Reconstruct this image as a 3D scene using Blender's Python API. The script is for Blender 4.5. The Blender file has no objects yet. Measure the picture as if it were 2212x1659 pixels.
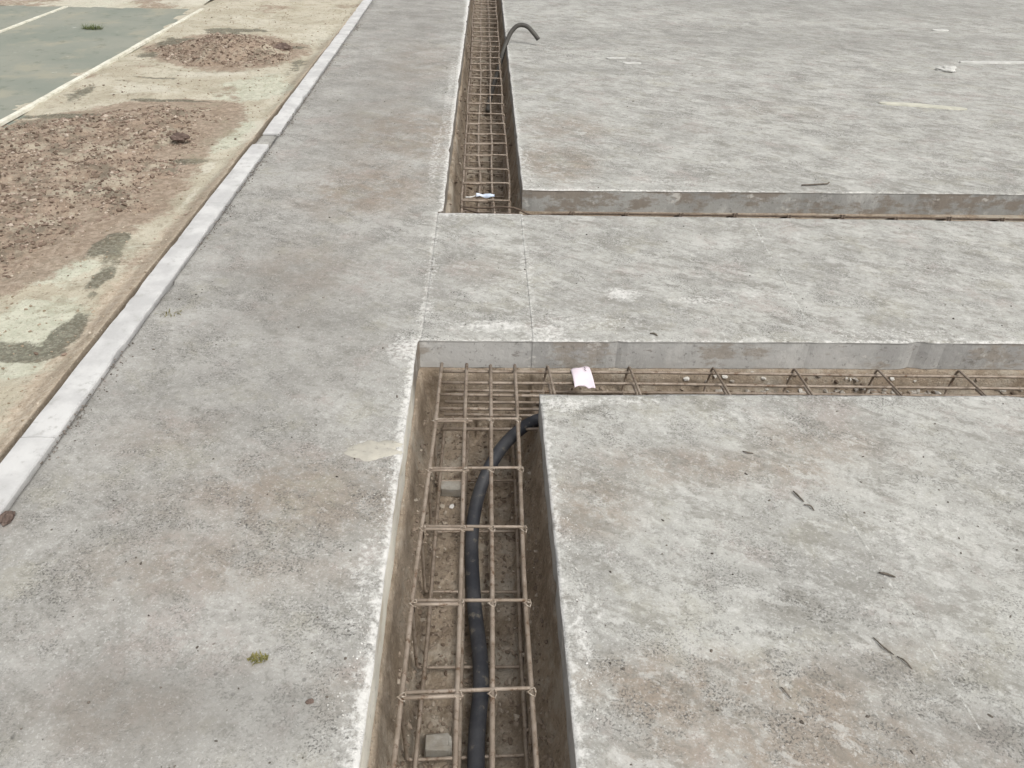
import bpy, math, random
import numpy as np
from mathutils import Vector, Matrix

random.seed(7)
RNG = np.random.default_rng(11)
sc = bpy.context.scene
COL = sc.collection
R = math.radians

# ------------------------------------------------------------------ camera, sky, sun, exposure
cam_d = bpy.data.cameras.new('camera')
cam = bpy.data.objects.new('camera', cam_d)
COL.objects.link(cam)
sc.camera = cam
cam_d.sensor_fit = 'HORIZONTAL'
cam_d.sensor_width = 36.0
cam_d.lens = 36.0 * 1661.0 / 2212.0
cam_d.clip_start = 0.02
cam_d.clip_end = 2000
YAW, PITCH, ROLL = 0.04459, 0.606704, -0.028073


def camera_matrix(yaw, pit, rol):
    f = Vector((math.sin(yaw) * math.cos(pit), math.cos(yaw) * math.cos(pit), -math.sin(pit)))
    r = Vector((math.cos(yaw), -math.sin(yaw), 0))
    d = f.cross(r)
    r2 = r * math.cos(rol) + d * math.sin(rol)
    d2 = -r * math.sin(rol) + d * math.cos(rol)
    m = Matrix((r2, -d2, -f)).transposed().to_4x4()
    m.translation = (0, 0, 1.6)
    return m


cam.matrix_world = camera_matrix(YAW, PITCH, ROLL)

SUN_EL, SUN_AZ = R(56), R(138)          # azimuth measured from +y (ahead) towards +x (right)
w = bpy.data.worlds.new('World')
sc.world = w
w.use_nodes = True
wn, wl = w.node_tree.nodes, w.node_tree.links
bg = wn['Background']
sky = wn.new('ShaderNodeTexSky')
sky.sky_type = 'NISHITA'
sky.sun_disc = False
sky.sun_elevation = SUN_EL
sky.sun_rotation = SUN_AZ
sky.dust_density = 6.0
sky.air_density = 1.0
sky.ozone_density = 1.0
hs = wn.new('ShaderNodeHueSaturation')
hs.inputs['Saturation'].default_value = 0.15      # thin overcast
wl.new(sky.outputs[0], hs.inputs['Color'])
wl.new(hs.outputs[0], bg.inputs['Color'])
bg.inputs['Strength'].default_value = 0.15

sun_d = bpy.data.lights.new('sun', 'SUN')
sun_d.energy = 1.35
sun_d.angle = R(24)
sun_d.color = (1.0, 0.975, 0.885)
sun = bpy.data.objects.new('sun', sun_d)
COL.objects.link(sun)
sdir = Vector((math.sin(SUN_AZ) * math.cos(SUN_EL), math.cos(SUN_AZ) * math.cos(SUN_EL), math.sin(SUN_EL)))
sun.rotation_euler = sdir.to_track_quat('Z', 'Y').to_euler()
sun.location = (6, 8, 12)

sc.view_settings.view_transform = 'Standard'
sc.view_settings.look = 'None'
sc.view_settings.exposure = 0.08
sc.view_settings.gamma = 1.0
sc.view_settings.use_curve_mapping = False


# ------------------------------------------------------------------ numpy noise
def _hash(ix, iy, s):
    h = (ix.astype(np.int64) * 374761393 + iy.astype(np.int64) * 668265263 + s * 974634777) & 0x7fffffff
    h = ((h ^ (h >> 13)) * 1274126177) & 0x7fffffff
    return ((h ^ (h >> 16)) & 0xffff) / 65535.0


def vnoise(x, y, s=0):
    ix, iy = np.floor(x), np.floor(y)
    fx, fy = x - ix, y - iy
    fx = fx * fx * (3 - 2 * fx)
    fy = fy * fy * (3 - 2 * fy)
    a, b = _hash(ix, iy, s), _hash(ix + 1, iy, s)
    c, d = _hash(ix, iy + 1, s), _hash(ix + 1, iy + 1, s)
    return (a + (b - a) * fx) * (1 - fy) + (c + (d - c) * fx) * fy


def fbm(x, y, f, o=4, s=0, g=0.5):
    x = np.asarray(x, float); y = np.asarray(y, float)
    t, a, n = 0, 1, 0
    for i in range(o):
        t = t + a * vnoise(x * f, y * f, s + i * 17)
        n += a
        a *= g
        f *= 2.03
    return t / n


def sstep(a, b, x):
    t = np.clip((x - a) / (b - a), 0, 1)
    return t * t * (3 - 2 * t)


# ------------------------------------------------------------------ object helpers
def tag(o, label=None, cat=None, group=None, kind=None):
    if label: o['label'] = label
    if cat: o['category'] = cat
    if group: o['group'] = group
    if kind: o['kind'] = kind
    return o


def link(name, me, mat=None, parent=None):
    o = bpy.data.objects.new(name, me)
    COL.objects.link(o)
    if me is not None and mat is not None and not len(me.materials):
        me.materials.append(mat)
    if parent is not None:
        o.parent = parent
    return o


def empty(name, loc=(0, 0, 0)):
    o = bpy.data.objects.new(name, None)
    o.empty_display_size = 0.1
    o.location = loc
    COL.objects.link(o)
    return o


def mesh(name, v, f, smooth=False):
    me = bpy.data.meshes.new(name)
    me.from_pydata([tuple(map(float, p)) for p in v], [], f)
    if smooth:
        me.polygons.foreach_set('use_smooth', [True] * len(me.polygons))
    me.update()
    return me


def npmesh(name, V, Q, smooth=True):
    """V (n,3) array, Q (m,k) int array, k = 3 or 4"""
    me = bpy.data.meshes.new(name)
    k = Q.shape[1]
    me.vertices.add(len(V)); me.vertices.foreach_set('co', np.ascontiguousarray(V, dtype=np.float32).ravel())
    me.loops.add(Q.size); me.loops.foreach_set('vertex_index', Q.astype(np.int32).ravel())
    me.polygons.add(len(Q)); me.polygons.foreach_set('loop_start', np.arange(0, Q.size, k, dtype=np.int32))
    me.polygons.foreach_set('loop_total', np.full(len(Q), k, dtype=np.int32))
    me.polygons.foreach_set('use_smooth', np.full(len(Q), smooth))
    me.update(calc_edges=True)
    return me


def set_mask(me, name, rgba):
    a = me.color_attributes.new(name, 'FLOAT_COLOR', 'POINT')
    a.data.foreach_set('color', np.ascontiguousarray(rgba, dtype=np.float32).ravel())


def frames(pts):
    pts = [Vector(p) for p in pts]
    n = len(pts)
    T = []
    for i in range(n):
        a = pts[max(i - 1, 0)]; b = pts[min(i + 1, n - 1)]
        T.append((b - a).normalized())
    up = Vector((0, 0, 1)) if abs(T[0].z) < 0.9 else Vector((1, 0, 0))
    N = [(up - T[0] * up.dot(T[0])).normalized()]
    for i in range(1, n):
        v = N[-1] - T[i] * N[-1].dot(T[i])
        N.append(v.normalized())
    return pts, T, N


def tube_vf(pts, r, seg=8, cap=True, hollow_end=False):
    pts, T, N = frames(pts)
    rr = r if hasattr(r, '__len__') else [r] * len(pts)
    V, F = [], []
    def ring(p, t, nn, rad):
        b = t.cross(nn)
        s = len(V)
        for k in range(seg):
            a = 2 * math.pi * k / seg
            V.append(p + (nn * math.cos(a) + b * math.sin(a)) * rad)
        return s
    rings = [ring(p, t, nn, q) for p, t, nn, q in zip(pts, T, N, rr)]
    if hollow_end:
        p, t, nn = pts[-1], T[-1], N[-1]
        rings.append(ring(p, t, nn, rr[-1] * 0.82))
        rings.append(ring(p - t * 0.08, t, nn, rr[-1] * 0.80))
    for a, b in zip(rings, rings[1:]):
        for k in range(seg):
            F.append((a + k, a + (k + 1) % seg, b + (k + 1) % seg, b + k))
    if cap:
        F.append(tuple(rings[0] + k for k in reversed(range(seg))))
        F.append(tuple(rings[-1] + k for k in range(seg)))
    return V, F


def tube(name, pts, r, mat, parent=None, seg=8, hollow_end=False):
    V, F = tube_vf(pts, r, seg, True, hollow_end)
    return link(name, mesh(name, V, F, True), mat, parent)


def catmull(P, n=8):
    P = [Vector(p) for p in P]
    P = [P[0] * 2 - P[1]] + P + [P[-1] * 2 - P[-2]]
    out = []
    for i in range(1, len(P) - 2):
        a, b, c, d = P[i - 1:i + 3]
        for k in range(n):
            t = k / n
            out.append(0.5 * ((2 * b) + (c - a) * t + (2 * a - 5 * b + 4 * c - d) * t * t + (3 * b - a - 3 * c + d) * t ** 3))
    out.append(P[-2])
    return out


def box_vf(x0, x1, y0, y1, z0, z1, bev=0.0, jit=0.0, rnd=random):
    """bevelled box (24 verts when bev > 0)"""
    b = bev
    if b <= 0:
        V = [Vector((x, y, z)) for z in (z0, z1) for y in (y0, y1) for x in (x0, x1)]
        F = [(0, 2, 3, 1), (4, 5, 7, 6), (0, 1, 5, 4), (2, 6, 7, 3), (0, 4, 6, 2), (1, 3, 7, 5)]
    else:
        import bmesh
        bm = bmesh.new()
        vs = [bm.verts.new((x, y, z)) for z in (z0, z1) for y in (y0, y1) for x in (x0, x1)]
        for f in [(0, 2, 3, 1), (4, 5, 7, 6), (0, 1, 5, 4), (2, 6, 7, 3), (0, 4, 6, 2), (1, 3, 7, 5)]:
            bm.faces.new([vs[i] for i in f])
        bmesh.ops.bevel(bm, geom=list(bm.edges), offset=b, segments=1, profile=0.5, affect='EDGES')
        bm.verts.index_update()
        V = [v.co.copy() for v in bm.verts]
        F = [tuple(v.index for v in f.verts) for f in bm.faces]
        bm.free()
    if jit:
        V = [v + Vector([rnd.uniform(-jit, jit) for _ in range(3)]) for v in V]
    return V, F


def grid_vq(xs, ys):
    X, Y = np.meshgrid(xs, ys)
    nx, ny = len(xs), len(ys)
    i = np.arange(nx * ny).reshape(ny, nx)
    Q = np.stack([i[:-1, :-1], i[:-1, 1:], i[1:, 1:], i[1:, :-1]], -1).reshape(-1, 4)
    return X, Y, Q, i


def rock_mesh(name, r, seed, flat=0.7, sub=2):
    import bmesh
    bm = bmesh.new()
    bmesh.ops.create_icosphere(bm, subdivisions=sub, radius=1)
    rn = random.Random(seed)
    ph = [(Vector((rn.gauss(0, 1), rn.gauss(0, 1), rn.gauss(0, 1))), rn.uniform(0, 6)) for _ in range(6)]
    for v in bm.verts:
        d = v.co.normalized()
        k = 1 + sum(0.11 * math.sin(2.1 * d.dot(a) + p) for a, p in ph) + rn.uniform(-.13, .13)
        v.co = Vector((d.x * r[0] * k, d.y * r[1] * k, d.z * r[2] * k * flat))
    me = bpy.data.meshes.new(name)
    bm.to_mesh(me)
    bm.free()
    return me


# scattered small stones as one mesh (uncountable grit)
_ICO = np.array([[0, 0, 1], [.894, 0, .447], [.276, .851, .447], [-.724, .526, .447], [-.724, -.526, .447], [.276, -.851, .447],
                 [.724, .526, -.447], [-.276, .851, -.447], [-.894, 0, -.447], [-.276, -.851, -.447], [.724, -.526, -.447], [0, 0, -1]])
_ICOF = np.array([[0, 1, 2], [0, 2, 3], [0, 3, 4], [0, 4, 5], [0, 5, 1], [1, 6, 2], [2, 7, 3], [3, 8, 4], [4, 9, 5], [5, 10, 1],
                  [6, 7, 2], [7, 8, 3], [8, 9, 4], [9, 10, 5], [10, 6, 1], [11, 7, 6], [11, 8, 7], [11, 9, 8], [11, 10, 9], [11, 6, 10]])


def grit(name, P, rad, mat, parent=None, flat=0.65):
    P = np.asarray(P, float)
    n = len(P)
    S = RNG.uniform(0.6, 1.35, (n, 12, 1)) * np.asarray(rad).reshape(n, 1, 1)
    sx = RNG.uniform(0.7, 1.5, (n, 1)); ang = RNG.uniform(0, 6.28, (n, 1))
    V = _ICO[None] * S
    x, y = V[:, :, 0] * sx, V[:, :, 1] / sx
    c, s = np.cos(ang), np.sin(ang)
    V = np.stack([x * c - y * s, x * s + y * c, V[:, :, 2] * flat], -1) + P[:, None, :]
    Q = (_ICOF[None] + (np.arange(n) * 12)[:, None, None]).reshape(-1, 3)
    me = npmesh(name, V.reshape(-1, 3), Q, False)
    tone = np.repeat(RNG.uniform(0, 1, n), 12)
    set_mask(me, 'tone', np.stack([tone, tone, tone, np.ones_like(tone)], -1))
    return link(name, me, mat, parent)


# ------------------------------------------------------------------ materials
class NT:
    def __init__(self, name):
        self.m = bpy.data.materials.new(name)
        self.m.use_nodes = True
        self.t = self.m.node_tree
        self.n, self.l = self.t.nodes, self.t.links
        self.b = self.n['Principled BSDF']
        g = self.n.new('ShaderNodeNewGeometry')
        self.pos = g.outputs['Position']
        self.nor = g.outputs['Normal']

    def plug(self, sock, v):
        if hasattr(v, 'is_linked') or isinstance(v, bpy.types.NodeSocket):
            self.l.new(v, sock)
        else:
            if isinstance(v, (tuple, list)) and len(v) == 3 and sock.type == 'RGBA':
                v = tuple(v) + (1,)
            sock.default_value = v

    def mapping(self, scale=(1, 1, 1), rz=0.0, loc=(0, 0, 0), src=None):
        """rotate first, then scale"""
        a = self.n.new('ShaderNodeVectorRotate'); a.rotation_type = 'Z_AXIS'
        self.plug(a.inputs['Vector'], src or self.pos); a.inputs['Angle'].default_value = rz
        b = self.n.new('ShaderNodeMapping'); b.inputs['Scale'].default_value = scale; b.inputs['Location'].default_value = loc
        self.l.new(a.outputs[0], b.inputs['Vector'])
        return b.outputs[0]

    def noise(self, scale, detail=3, rough=0.55, vec=None, dist=0.0):
        a = self.n.new('ShaderNodeTexNoise')
        self.plug(a.inputs['Vector'], vec or self.pos)
        a.inputs['Scale'].default_value = scale; a.inputs['Detail'].default_value = detail
        a.inputs['Roughness'].default_value = rough; a.inputs['Distortion'].default_value = dist
        return a.outputs['Fac']

    def voro(self, scale, vec=None, feature='F1', out='Distance', rand=1.0):
        a = self.n.new('ShaderNodeTexVoronoi'); a.feature = feature
        self.plug(a.inputs['Vector'], vec or self.pos)
        a.inputs['Scale'].default_value = scale; a.inputs['Randomness'].default_value = rand
        return a.outputs[out]

    def ramp(self, v, a, b, lo=0.0, hi=1.0, smooth=True):
        m = self.n.new('ShaderNodeMapRange')
        m.interpolation_type = 'SMOOTHSTEP' if smooth else 'LINEAR'
        self.plug(m.inputs['Value'], v)
        m.inputs['From Min'].default_value = a; m.inputs['From Max'].default_value = b
        m.inputs['To Min'].default_value = lo; m.inputs['To Max'].default_value = hi
        return m.outputs['Result']

    def math(self, op, a, b=0.0):
        m = self.n.new('ShaderNodeMath'); m.operation = op
        self.plug(m.inputs[0], a); self.plug(m.inputs[1], b)
        return m.outputs[0]

    def mix(self, f, a, b, mode='MIX'):
        m = self.n.new('ShaderNodeMix'); m.data_type = 'RGBA'; m.blend_type = mode
        self.plug(m.inputs[0], f); self.plug(m.inputs[6], a); self.plug(m.inputs[7], b)
        return m.outputs[2]

    def attr(self, name):
        a = self.n.new('ShaderNodeAttribute'); a.attribute_name = name
        s = self.n.new('ShaderNodeSeparateColor'); self.l.new(a.outputs['Color'], s.inputs[0])
        return s.outputs[0], s.outputs[1], s.outputs[2]

    def bump(self, h, strength=0.5, dist=0.005):
        b = self.n.new('ShaderNodeBump'); b.inputs['Strength'].default_value = strength; b.inputs['Distance'].default_value = dist
        self.l.new(h, b.inputs['Height']); self.l.new(b.outputs[0], self.b.inputs['Normal'])

    def done(self, col, rough=0.9, spec=0.3):
        self.plug(self.b.inputs['Base Color'], col)
        self.plug(self.b.inputs['Roughness'], rough)
        self.b.inputs['Specular IOR Level'].default_value = spec
        return self.m


def mat_concrete(name, speck=0.95, rz=0.72):
    """one concrete; the older left part is darker and smoother, the right part paler and broomed"""
    t = NT(name)
    sep = t.n.new('ShaderNodeSeparateXYZ'); t.l.new(t.pos, sep.inputs[0])
    side = t.ramp(t.math('ADD', sep.outputs[0], t.math('MULTIPLY', t.math('SUBTRACT', t.noise(1.8, 5, .7), .5), 1.1)), -.75, .15)
    base = t.mix(side, (.335, .325, .301), (.392, .387, .359))
    lite = t.mix(side, (.415, .404, .38), (.484, .48, .45))
    dark = t.mix(side, (.252, .243, .224), (.272, .265, .246))
    stain = t.mix(side, (.255, .208, .165), (.272, .225, .18))
    streak = t.ramp(side, 0, 1, .18, .42)
    def tint(c, k, to=(0, 0, 0)):
        return t.mix(k, c, to)
    dust, brown, drk = t.attr('mask')
    flat = t.mapping((1, 1, 0.2))
    n1 = t.noise(2.6, 8, .74, flat)
    c = t.mix(t.ramp(n1, .36, .64), dark, lite)
    c = t.mix(.35, c, base)
    n2 = t.noise(8.5, 7, .80, t.mapping((1, 1.3, .2), .5, (5, 2, 0)))
    c = t.mix(t.math('MULTIPLY', t.ramp(n2, .52, .66), .52), c, t.mix(side, (.20, .193, .168), (.21, .203, .177)))
    n3 = t.noise(15, 6, .82, t.mapping((1, 1.2, .2), .3, (9, 2, 0)))
    c = t.mix(t.math('MULTIPLY', t.ramp(n3, .55, .67), .55), c, t.mix(side, (.46, .452, .435), (.56, .555, .535)))
    # stained areas: reddish-brown film
    sn = t.ramp(t.noise(6.5, 6, .78, t.mapping((1, 1, .2), 0, (1, 7, 0))), .36, .60)
    c = t.mix(t.math('MULTIPLY', brown, t.ramp(sn, 0, 1, .25, .95)), c, stain)
    # float / broom streaks
    sv = t.mapping((5, 34, 5), rz)
    st = t.noise(1.0, 4, .62, sv)
    pat = t.ramp(t.noise(1.1, 3, .6, t.mapping((1, 1, .2), 0, (3, 9, 0))), .4, .62)
    c = t.mix(t.math('MULTIPLY', t.math('MULTIPLY', t.ramp(st, .52, .70), pat), streak), c, dark)
    c = t.mix(t.math('MULTIPLY', t.ramp(st, .48, .30), t.math('MULTIPLY', streak, .5)), c, lite)
    sc2 = t.noise(1.0, 5, .72, t.mapping((4.5, 19, 4), rz + .05, (2, 8, 1)))
    c = t.mix(t.math('MULTIPLY', t.math('MULTIPLY', t.ramp(sc2, .53, .66), t.ramp(pat, 0, 1, .45, 1)), t.math('MULTIPLY', streak, .75)), c, tint(dark, .38))
    c = t.mix(t.math('MULTIPLY', t.ramp(sc2, .44, .32), t.math('MULTIPLY', streak, .35)), c, tint(lite, .12, (.8, .8, .8)))
    hue = t.noise(3.0, 7, .74, t.mapping((1, 1, .2), 0, (11, 3, 0)))
    c = t.mix(t.math('MULTIPLY', t.ramp(hue, .53, .64), .34), c, (.33, .312, .245))
    c = t.mix(t.math('MULTIPLY', t.ramp(hue, .47, .36), .40), c, (.345, .292, .265))
    # open pores, sand grains
    sv2 = t.mapping((1, 2.2, 1), rz, (4, 4, 4))
    pat2 = t.ramp(t.noise(5.0, 7, .76, t.mapping((1, 1.6, .2), .6)), .45, .58, .10, 1)
    big = t.ramp(t.noise(1.3, 4, .7, t.mapping((1, 1, .2), 0, (2, 5, 0))), .40, .62, .35, 1)
    pat2 = t.math('MULTIPLY', pat2, big)
    f1 = t.ramp(t.noise(150, 2, .75), .50, .64)
    f2 = t.ramp(t.noise(52, 2, .75, sv2), .56, .68)
    sp = t.math('MULTIPLY', t.math('MAXIMUM', f1, t.math('MULTIPLY', f2, .5)), t.math('MULTIPLY', pat2, speck))
    c = t.mix(t.math('MULTIPLY', pat2, .15), c, (.22, .21, .188))
    c = t.mix(sp, c, tint(dark, .64))
    g1 = t.ramp(t.noise(130, 2, .6, t.mapping((1, 1, 1), 0, (3, 3, 3))), .57, .72)
    c = t.mix(t.math('MULTIPLY', g1, .38 * speck), c, (.68, .67, .65))
    # damp, rough blotches with clear rims
    n5 = t.noise(5.2, 6, .72, t.mapping((1, 2.1, .2), .45, (8, 6, 0)))
    c = t.mix(t.math('MULTIPLY', t.ramp(n5, .53, .585), t.ramp(side, 0, 1, .10, .42)), c, (.20, .19, .165))
    n6 = t.noise(6.5, 6, .74, t.mapping((1, 1.8, .2), .5, (3, 1, 0)))
    c = t.mix(t.math('MULTIPLY', t.ramp(n6, .555, .61), t.ramp(side, 0, 1, .12, .40)), c, (.56, .555, .53))
    # coarse grain that still reads farther off
    n4 = t.noise(34, 4, .82, t.mapping((1, 1, 1), .4, (6, 3, 2)))
    c = t.mix(t.math('MULTIPLY', t.ramp(n4, .53, .66), .50), c, (.175, .168, .148))
    c = t.mix(t.math('MULTIPLY', t.ramp(n4, .46, .34), .38), c, t.mix(side, (.50, .49, .465), (.60, .595, .57)))
    # sparse larger dark specks
    vd = t.voro(17, t.mapping((1, 1, 1), .3))
    vsel = t.ramp(t.noise(7, 2, .5, t.mapping((1, 1, 1), 0, (8, 8, 8))), .52, .62)
    c = t.mix(t.math('MULTIPLY', t.math('MULTIPLY', t.ramp(vd, .13, .06), vsel), .5), c, tint(dark, .72))
    # darker tone, laid where the mask says
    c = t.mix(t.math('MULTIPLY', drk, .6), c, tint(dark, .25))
    # cement laitance along the cut edges
    dn = t.noise(48, 4, .75)
    df = t.ramp(t.math('ADD', dust, t.math('MULTIPLY', t.math('SUBTRACT', dn, .5), 2.2)), .40, .98)
    c = t.mix(t.math('MULTIPLY', df, .85), c, (.66, .65, .625))
    h = t.math('ADD', t.math('MULTIPLY', t.noise(60, 5, .65), .6), t.math('MULTIPLY', st, .5))
    h = t.math('SUBTRACT', h, t.math('MULTIPLY', sp, .5))
    t.bump(h, .6, .007)
    return t.done(c, t.ramp(t.noise(9, 3), .3, .7, .72, .95), .25)


M_SLAB_L = M_SLAB_R = mat_concrete('slab_concrete')


def mat_edge(name, base, stain, cream=None, lo=.53, amt=.65):
    t = NT(name)
    if cream:                      # near-trench face painted cream as if sunlit, bare and soiled farther on
        sep = t.n.new('ShaderNodeSeparateXYZ'); t.l.new(t.pos, sep.inputs[0])
        yy = t.math('ADD', sep.outputs[1], t.math('MULTIPLY', t.noise(5, 4, .7), .5))
        f = t.ramp(yy, 2.75, 2.45)
        base2, stain2 = t.mix(f, base, cream), t.mix(f, stain, (.46, .40, .31))
    else:
        base2, stain2 = base, stain
    c = t.mix(t.ramp(t.noise(2.2, 3, .6), .35, .65), base2, t.mix(.3, base2, (.05, .05, .05)))
    v = t.mapping((9, 9, 6))
    c = t.mix(t.math('MULTIPLY', t.ramp(t.noise(1, 6, .75, v), .50, .64), .35), c, (.62, .61, .58))
    c = t.mix(t.math('MULTIPLY', t.ramp(t.noise(3.4, 6, .72, t.mapping((1, 1, 2.2), 0, (4, 4, 4))), lo, lo + .1), amt), c, stain2)
    c = t.mix(t.math('MULTIPLY', t.ramp(t.noise(9, 6, .75, t.mapping((1, 1, 2), 0, (1, 8, 4))), .58, .68), .6), c, (.16, .14, .12))
    c = t.mix(t.math('MULTIPLY', t.ramp(t.noise(60, 3, .6), .60, .72), .5), c, (.14, .13, .12))
    c = t.mix(t.math('MULTIPLY', t.ramp(t.noise(7, 5, .7, t.mapping((1, 1, 1.5), 0, (9, 1, 4))), .60, .70), .7), c, (.62, .60, .56))
    t.bump(t.noise(45, 5, .65), .5, .006)
    return t.done(c, .85, .3)


M_EDGE = mat_edge('slab_side', (.45, .442, .425), (.28, .24, .195))
M_EDGE_F = mat_edge('slab_side_soiled', (.38, .375, .355), (.23, .195, .16), None, .46, .85)
M_EDGE_C = mat_edge('slab_side_sunlit_cream', (.22, .195, .165), (.19, .15, .115), (.76, .725, .63))


def mat_soil(name, a, b, c_, sand=None, drk=None):
    t = NT(name)
    c = t.mix(t.ramp(t.noise(6, 5, .65), .35, .65), a, b)
    c = t.mix(t.ramp(t.noise(38, 5, .7), .52, .72), c, c_)
    c = t.mix(t.math('MULTIPLY', t.ramp(t.noise(90, 3, .6), .55, .7), .6), c, tuple(x * .35 for x in a))
    c = t.mix(t.math('MULTIPLY', t.ramp(t.noise(70, 3, .6, t.mapping((1, 1, 1), 0, (2, 2, 2))), .62, .74), .6), c, tuple(min(.6, x * 1.9) for x in b))
    if sand:
        c = t.mix(t.math('MULTIPLY', t.ramp(t.noise(2.6, 6, .78, t.mapping((1, 1, 1), 0, (3, 6, 0))), .47, .60), .8), c, sand)
        c = t.mix(t.math('MULTIPLY', t.ramp(t.noise(4.5, 6, .78, t.mapping((1, 1, 1), 0, (7, 2, 0))), .47, .62), .8), c, drk)
    t.bump(t.math('ADD', t.noise(30, 6, .7), t.math('MULTIPLY', t.noise(140, 3, .6), .4)), .8, .012)
    return t.done(c, .97, .1)


M_SOIL = mat_soil('trench_soil', (.25, .198, .148), (.325, .268, .208), (.40, .342, .275), (.355, .318, .265), (.185, .145, .105))


def mat_verge():
    t = NT('verge_dirt')
    grn, red, olive_and_shade = t.attr('mask')
    band_and_shade, pale, peach = t.attr('mask2')
    c = t.mix(t.ramp(t.noise(2.5, 5, .65), .35, .65), (.42, .38, .295), (.515, .48, .39))
    c = t.mix(t.math('MULTIPLY', t.ramp(t.noise(9, 5, .7), .52, .68), .6), c, (.30, .262, .20))
    gn = t.noise(11, 6, .78)
    def th(m, lo=.34, hi=.62, k=1.5, n=gn):
        return t.ramp(t.math('ADD', m, t.math('MULTIPLY', t.math('SUBTRACT', n, .5), k)), lo, hi)
    c = t.mix(t.math('MULTIPLY', th(peach), .8), c, t.mix(t.ramp(t.noise(35, 5, .75), .42, .62), (.42, .34, .26), (.55, .47, .38)))
    c = t.mix(t.math('MULTIPLY', th(pale), .65), c, (.58, .555, .47))
    c = t.mix(t.math('MULTIPLY', th(t.math('MULTIPLY', grn, .8)), .78), c, t.mix(t.ramp(t.noise(22, 4), .4, .6), (.44, .45, .36), (.54, .545, .45)))
    n2 = t.noise(12, 6, .8, t.mapping((1, 1, 1), 0, (6, 1, 0)))
    c = t.mix(t.math('MULTIPLY', th(red, n=n2), .85), c, t.mix(t.ramp(t.noise(30, 4), .4, .65), (.24, .18, .135), (.36, .285, .225)))
    c = t.mix(t.math('MULTIPLY', th(t.math('MULTIPLY', olive_and_shade, .78), n=n2), .85), c, t.mix(t.ramp(t.noise(60, 3), .45, .6), (.105, .10, .076), (.20, .193, .15)))  # olive blotches, plus painted shade behind the broad heap
    c = t.mix(t.math('MULTIPLY', t.ramp(t.noise(3.3, 6, .78, t.mapping((1, 1, 1), 0, (1, 4, 0))), .52, .66), .55), c, (.29, .265, .195))
    c = t.mix(t.math('MULTIPLY', t.ramp(t.noise(24, 5, .78, t.mapping((1, 1, 1), 0, (4, 4, 0))), .56, .68), .6), c, (.22, .18, .13))
    c = t.mix(t.math('MULTIPLY', band_and_shade, .8), c, (.14, .112, .084))  # dark bands, and kerb-groove shade painted into the soil colour
    c = t.mix(t.math('MULTIPLY', t.ramp(t.noise(75, 3, .6), .55, .70), .5), c, (.16, .12, .085))
    c = t.mix(t.math('MULTIPLY', t.ramp(t.noise(85, 3, .6, t.mapping((1, 1, 1), 0, (2, 2, 2))), .60, .74), .5), c, (.66, .60, .50))
    t.bump(t.math('ADD', t.noise(28, 6, .7), t.math('MULTIPLY', t.noise(120, 3, .6), .4)), .7, .014)
    return t.done(c, .95, .12)


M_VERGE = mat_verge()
M_MOUND = mat_soil('mound_soil', (.265, .202, .152), (.335, .264, .204), (.395, .325, .255), (.41, .368, .29), (.175, .15, .115))


def mat_grit(name, a, b, c):
    t = NT(name)
    r, _, _ = t.attr('tone')
    col = t.mix(t.ramp(r, 0, .6, smooth=False), a, b)
    col = t.mix(t.ramp(r, .75, 1.0), col, c)
    t.bump(t.noise(180, 3), .4, .003)
    return t.done(col, .95, .15)


M_GRIT_RED = mat_grit('grit_red', (.11, .08, .06), (.27, .205, .162), (.46, .39, .325))
M_GRIT_DARK = mat_grit('grit_dark', (.11, .095, .08), (.19, .165, .145), (.28, .255, .23))
M_GRIT_MORT = mat_grit('grit_mortar', (.30, .27, .235), (.42, .39, .35), (.58, .56, .52))
M_GRIT_SAND = mat_grit('grit_sand', (.24, .19, .13), (.36, .30, .23), (.50, .44, .36))
M_GRIT_SOIL = mat_grit('grit_soil', (.12, .09, .068), (.26, .21, .165), (.40, .35, .29))
M_GRIT_GREY = mat_grit('grit_grey', (.06, .052, .045), (.15, .13, .11), (.30, .28, .26))
M_GRIT_PALE = mat_grit('grit_pale', (.45, .43, .40), (.60, .58, .55), (.72, .70, .68))


def mat_court():
    t = NT('court_green')
    c = t.mix(t.ramp(t.noise(.9, 4, .6), .35, .65), (.222, .24, .205), (.272, .277, .235))
    c = t.mix(t.ramp(t.noise(1.7, 5, .68, t.mapping((1, 1, 1), 0, (3, 1, 0))), .50, .68), c, (.31, .30, .24))
    c = t.mix(t.math('MULTIPLY', t.ramp(t.noise(7, 6, .78), .54, .68), .6), c, (.13, .145, .115))
    c = t.mix(t.math('MULTIPLY', t.ramp(t.noise(5, 6, .75, t.mapping((1, 1, 1), 0, (7, 7, 0))), .63, .72), .7), c, (.56, .56, .51))
    t.bump(t.noise(50, 5), .35, .006)
    return t.done(c, .9, .2)


M_COURT = mat_court()


def mat_simple(name, a, b, sc_=20, rough=.8, spec=.3, bs=.3, bd=.003, speck=None):
    t = NT(name)
    c = t.mix(t.ramp(t.noise(sc_, 5, .65), .36, .64), a, b)
    if speck:
        c = t.mix(t.ramp(t.noise(sc_ * 4, 4, .65), .58, .70), c, speck)
    t.bump(t.noise(sc_ * 5, 4), bs, bd)
    return t.done(c, rough, spec)


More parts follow.
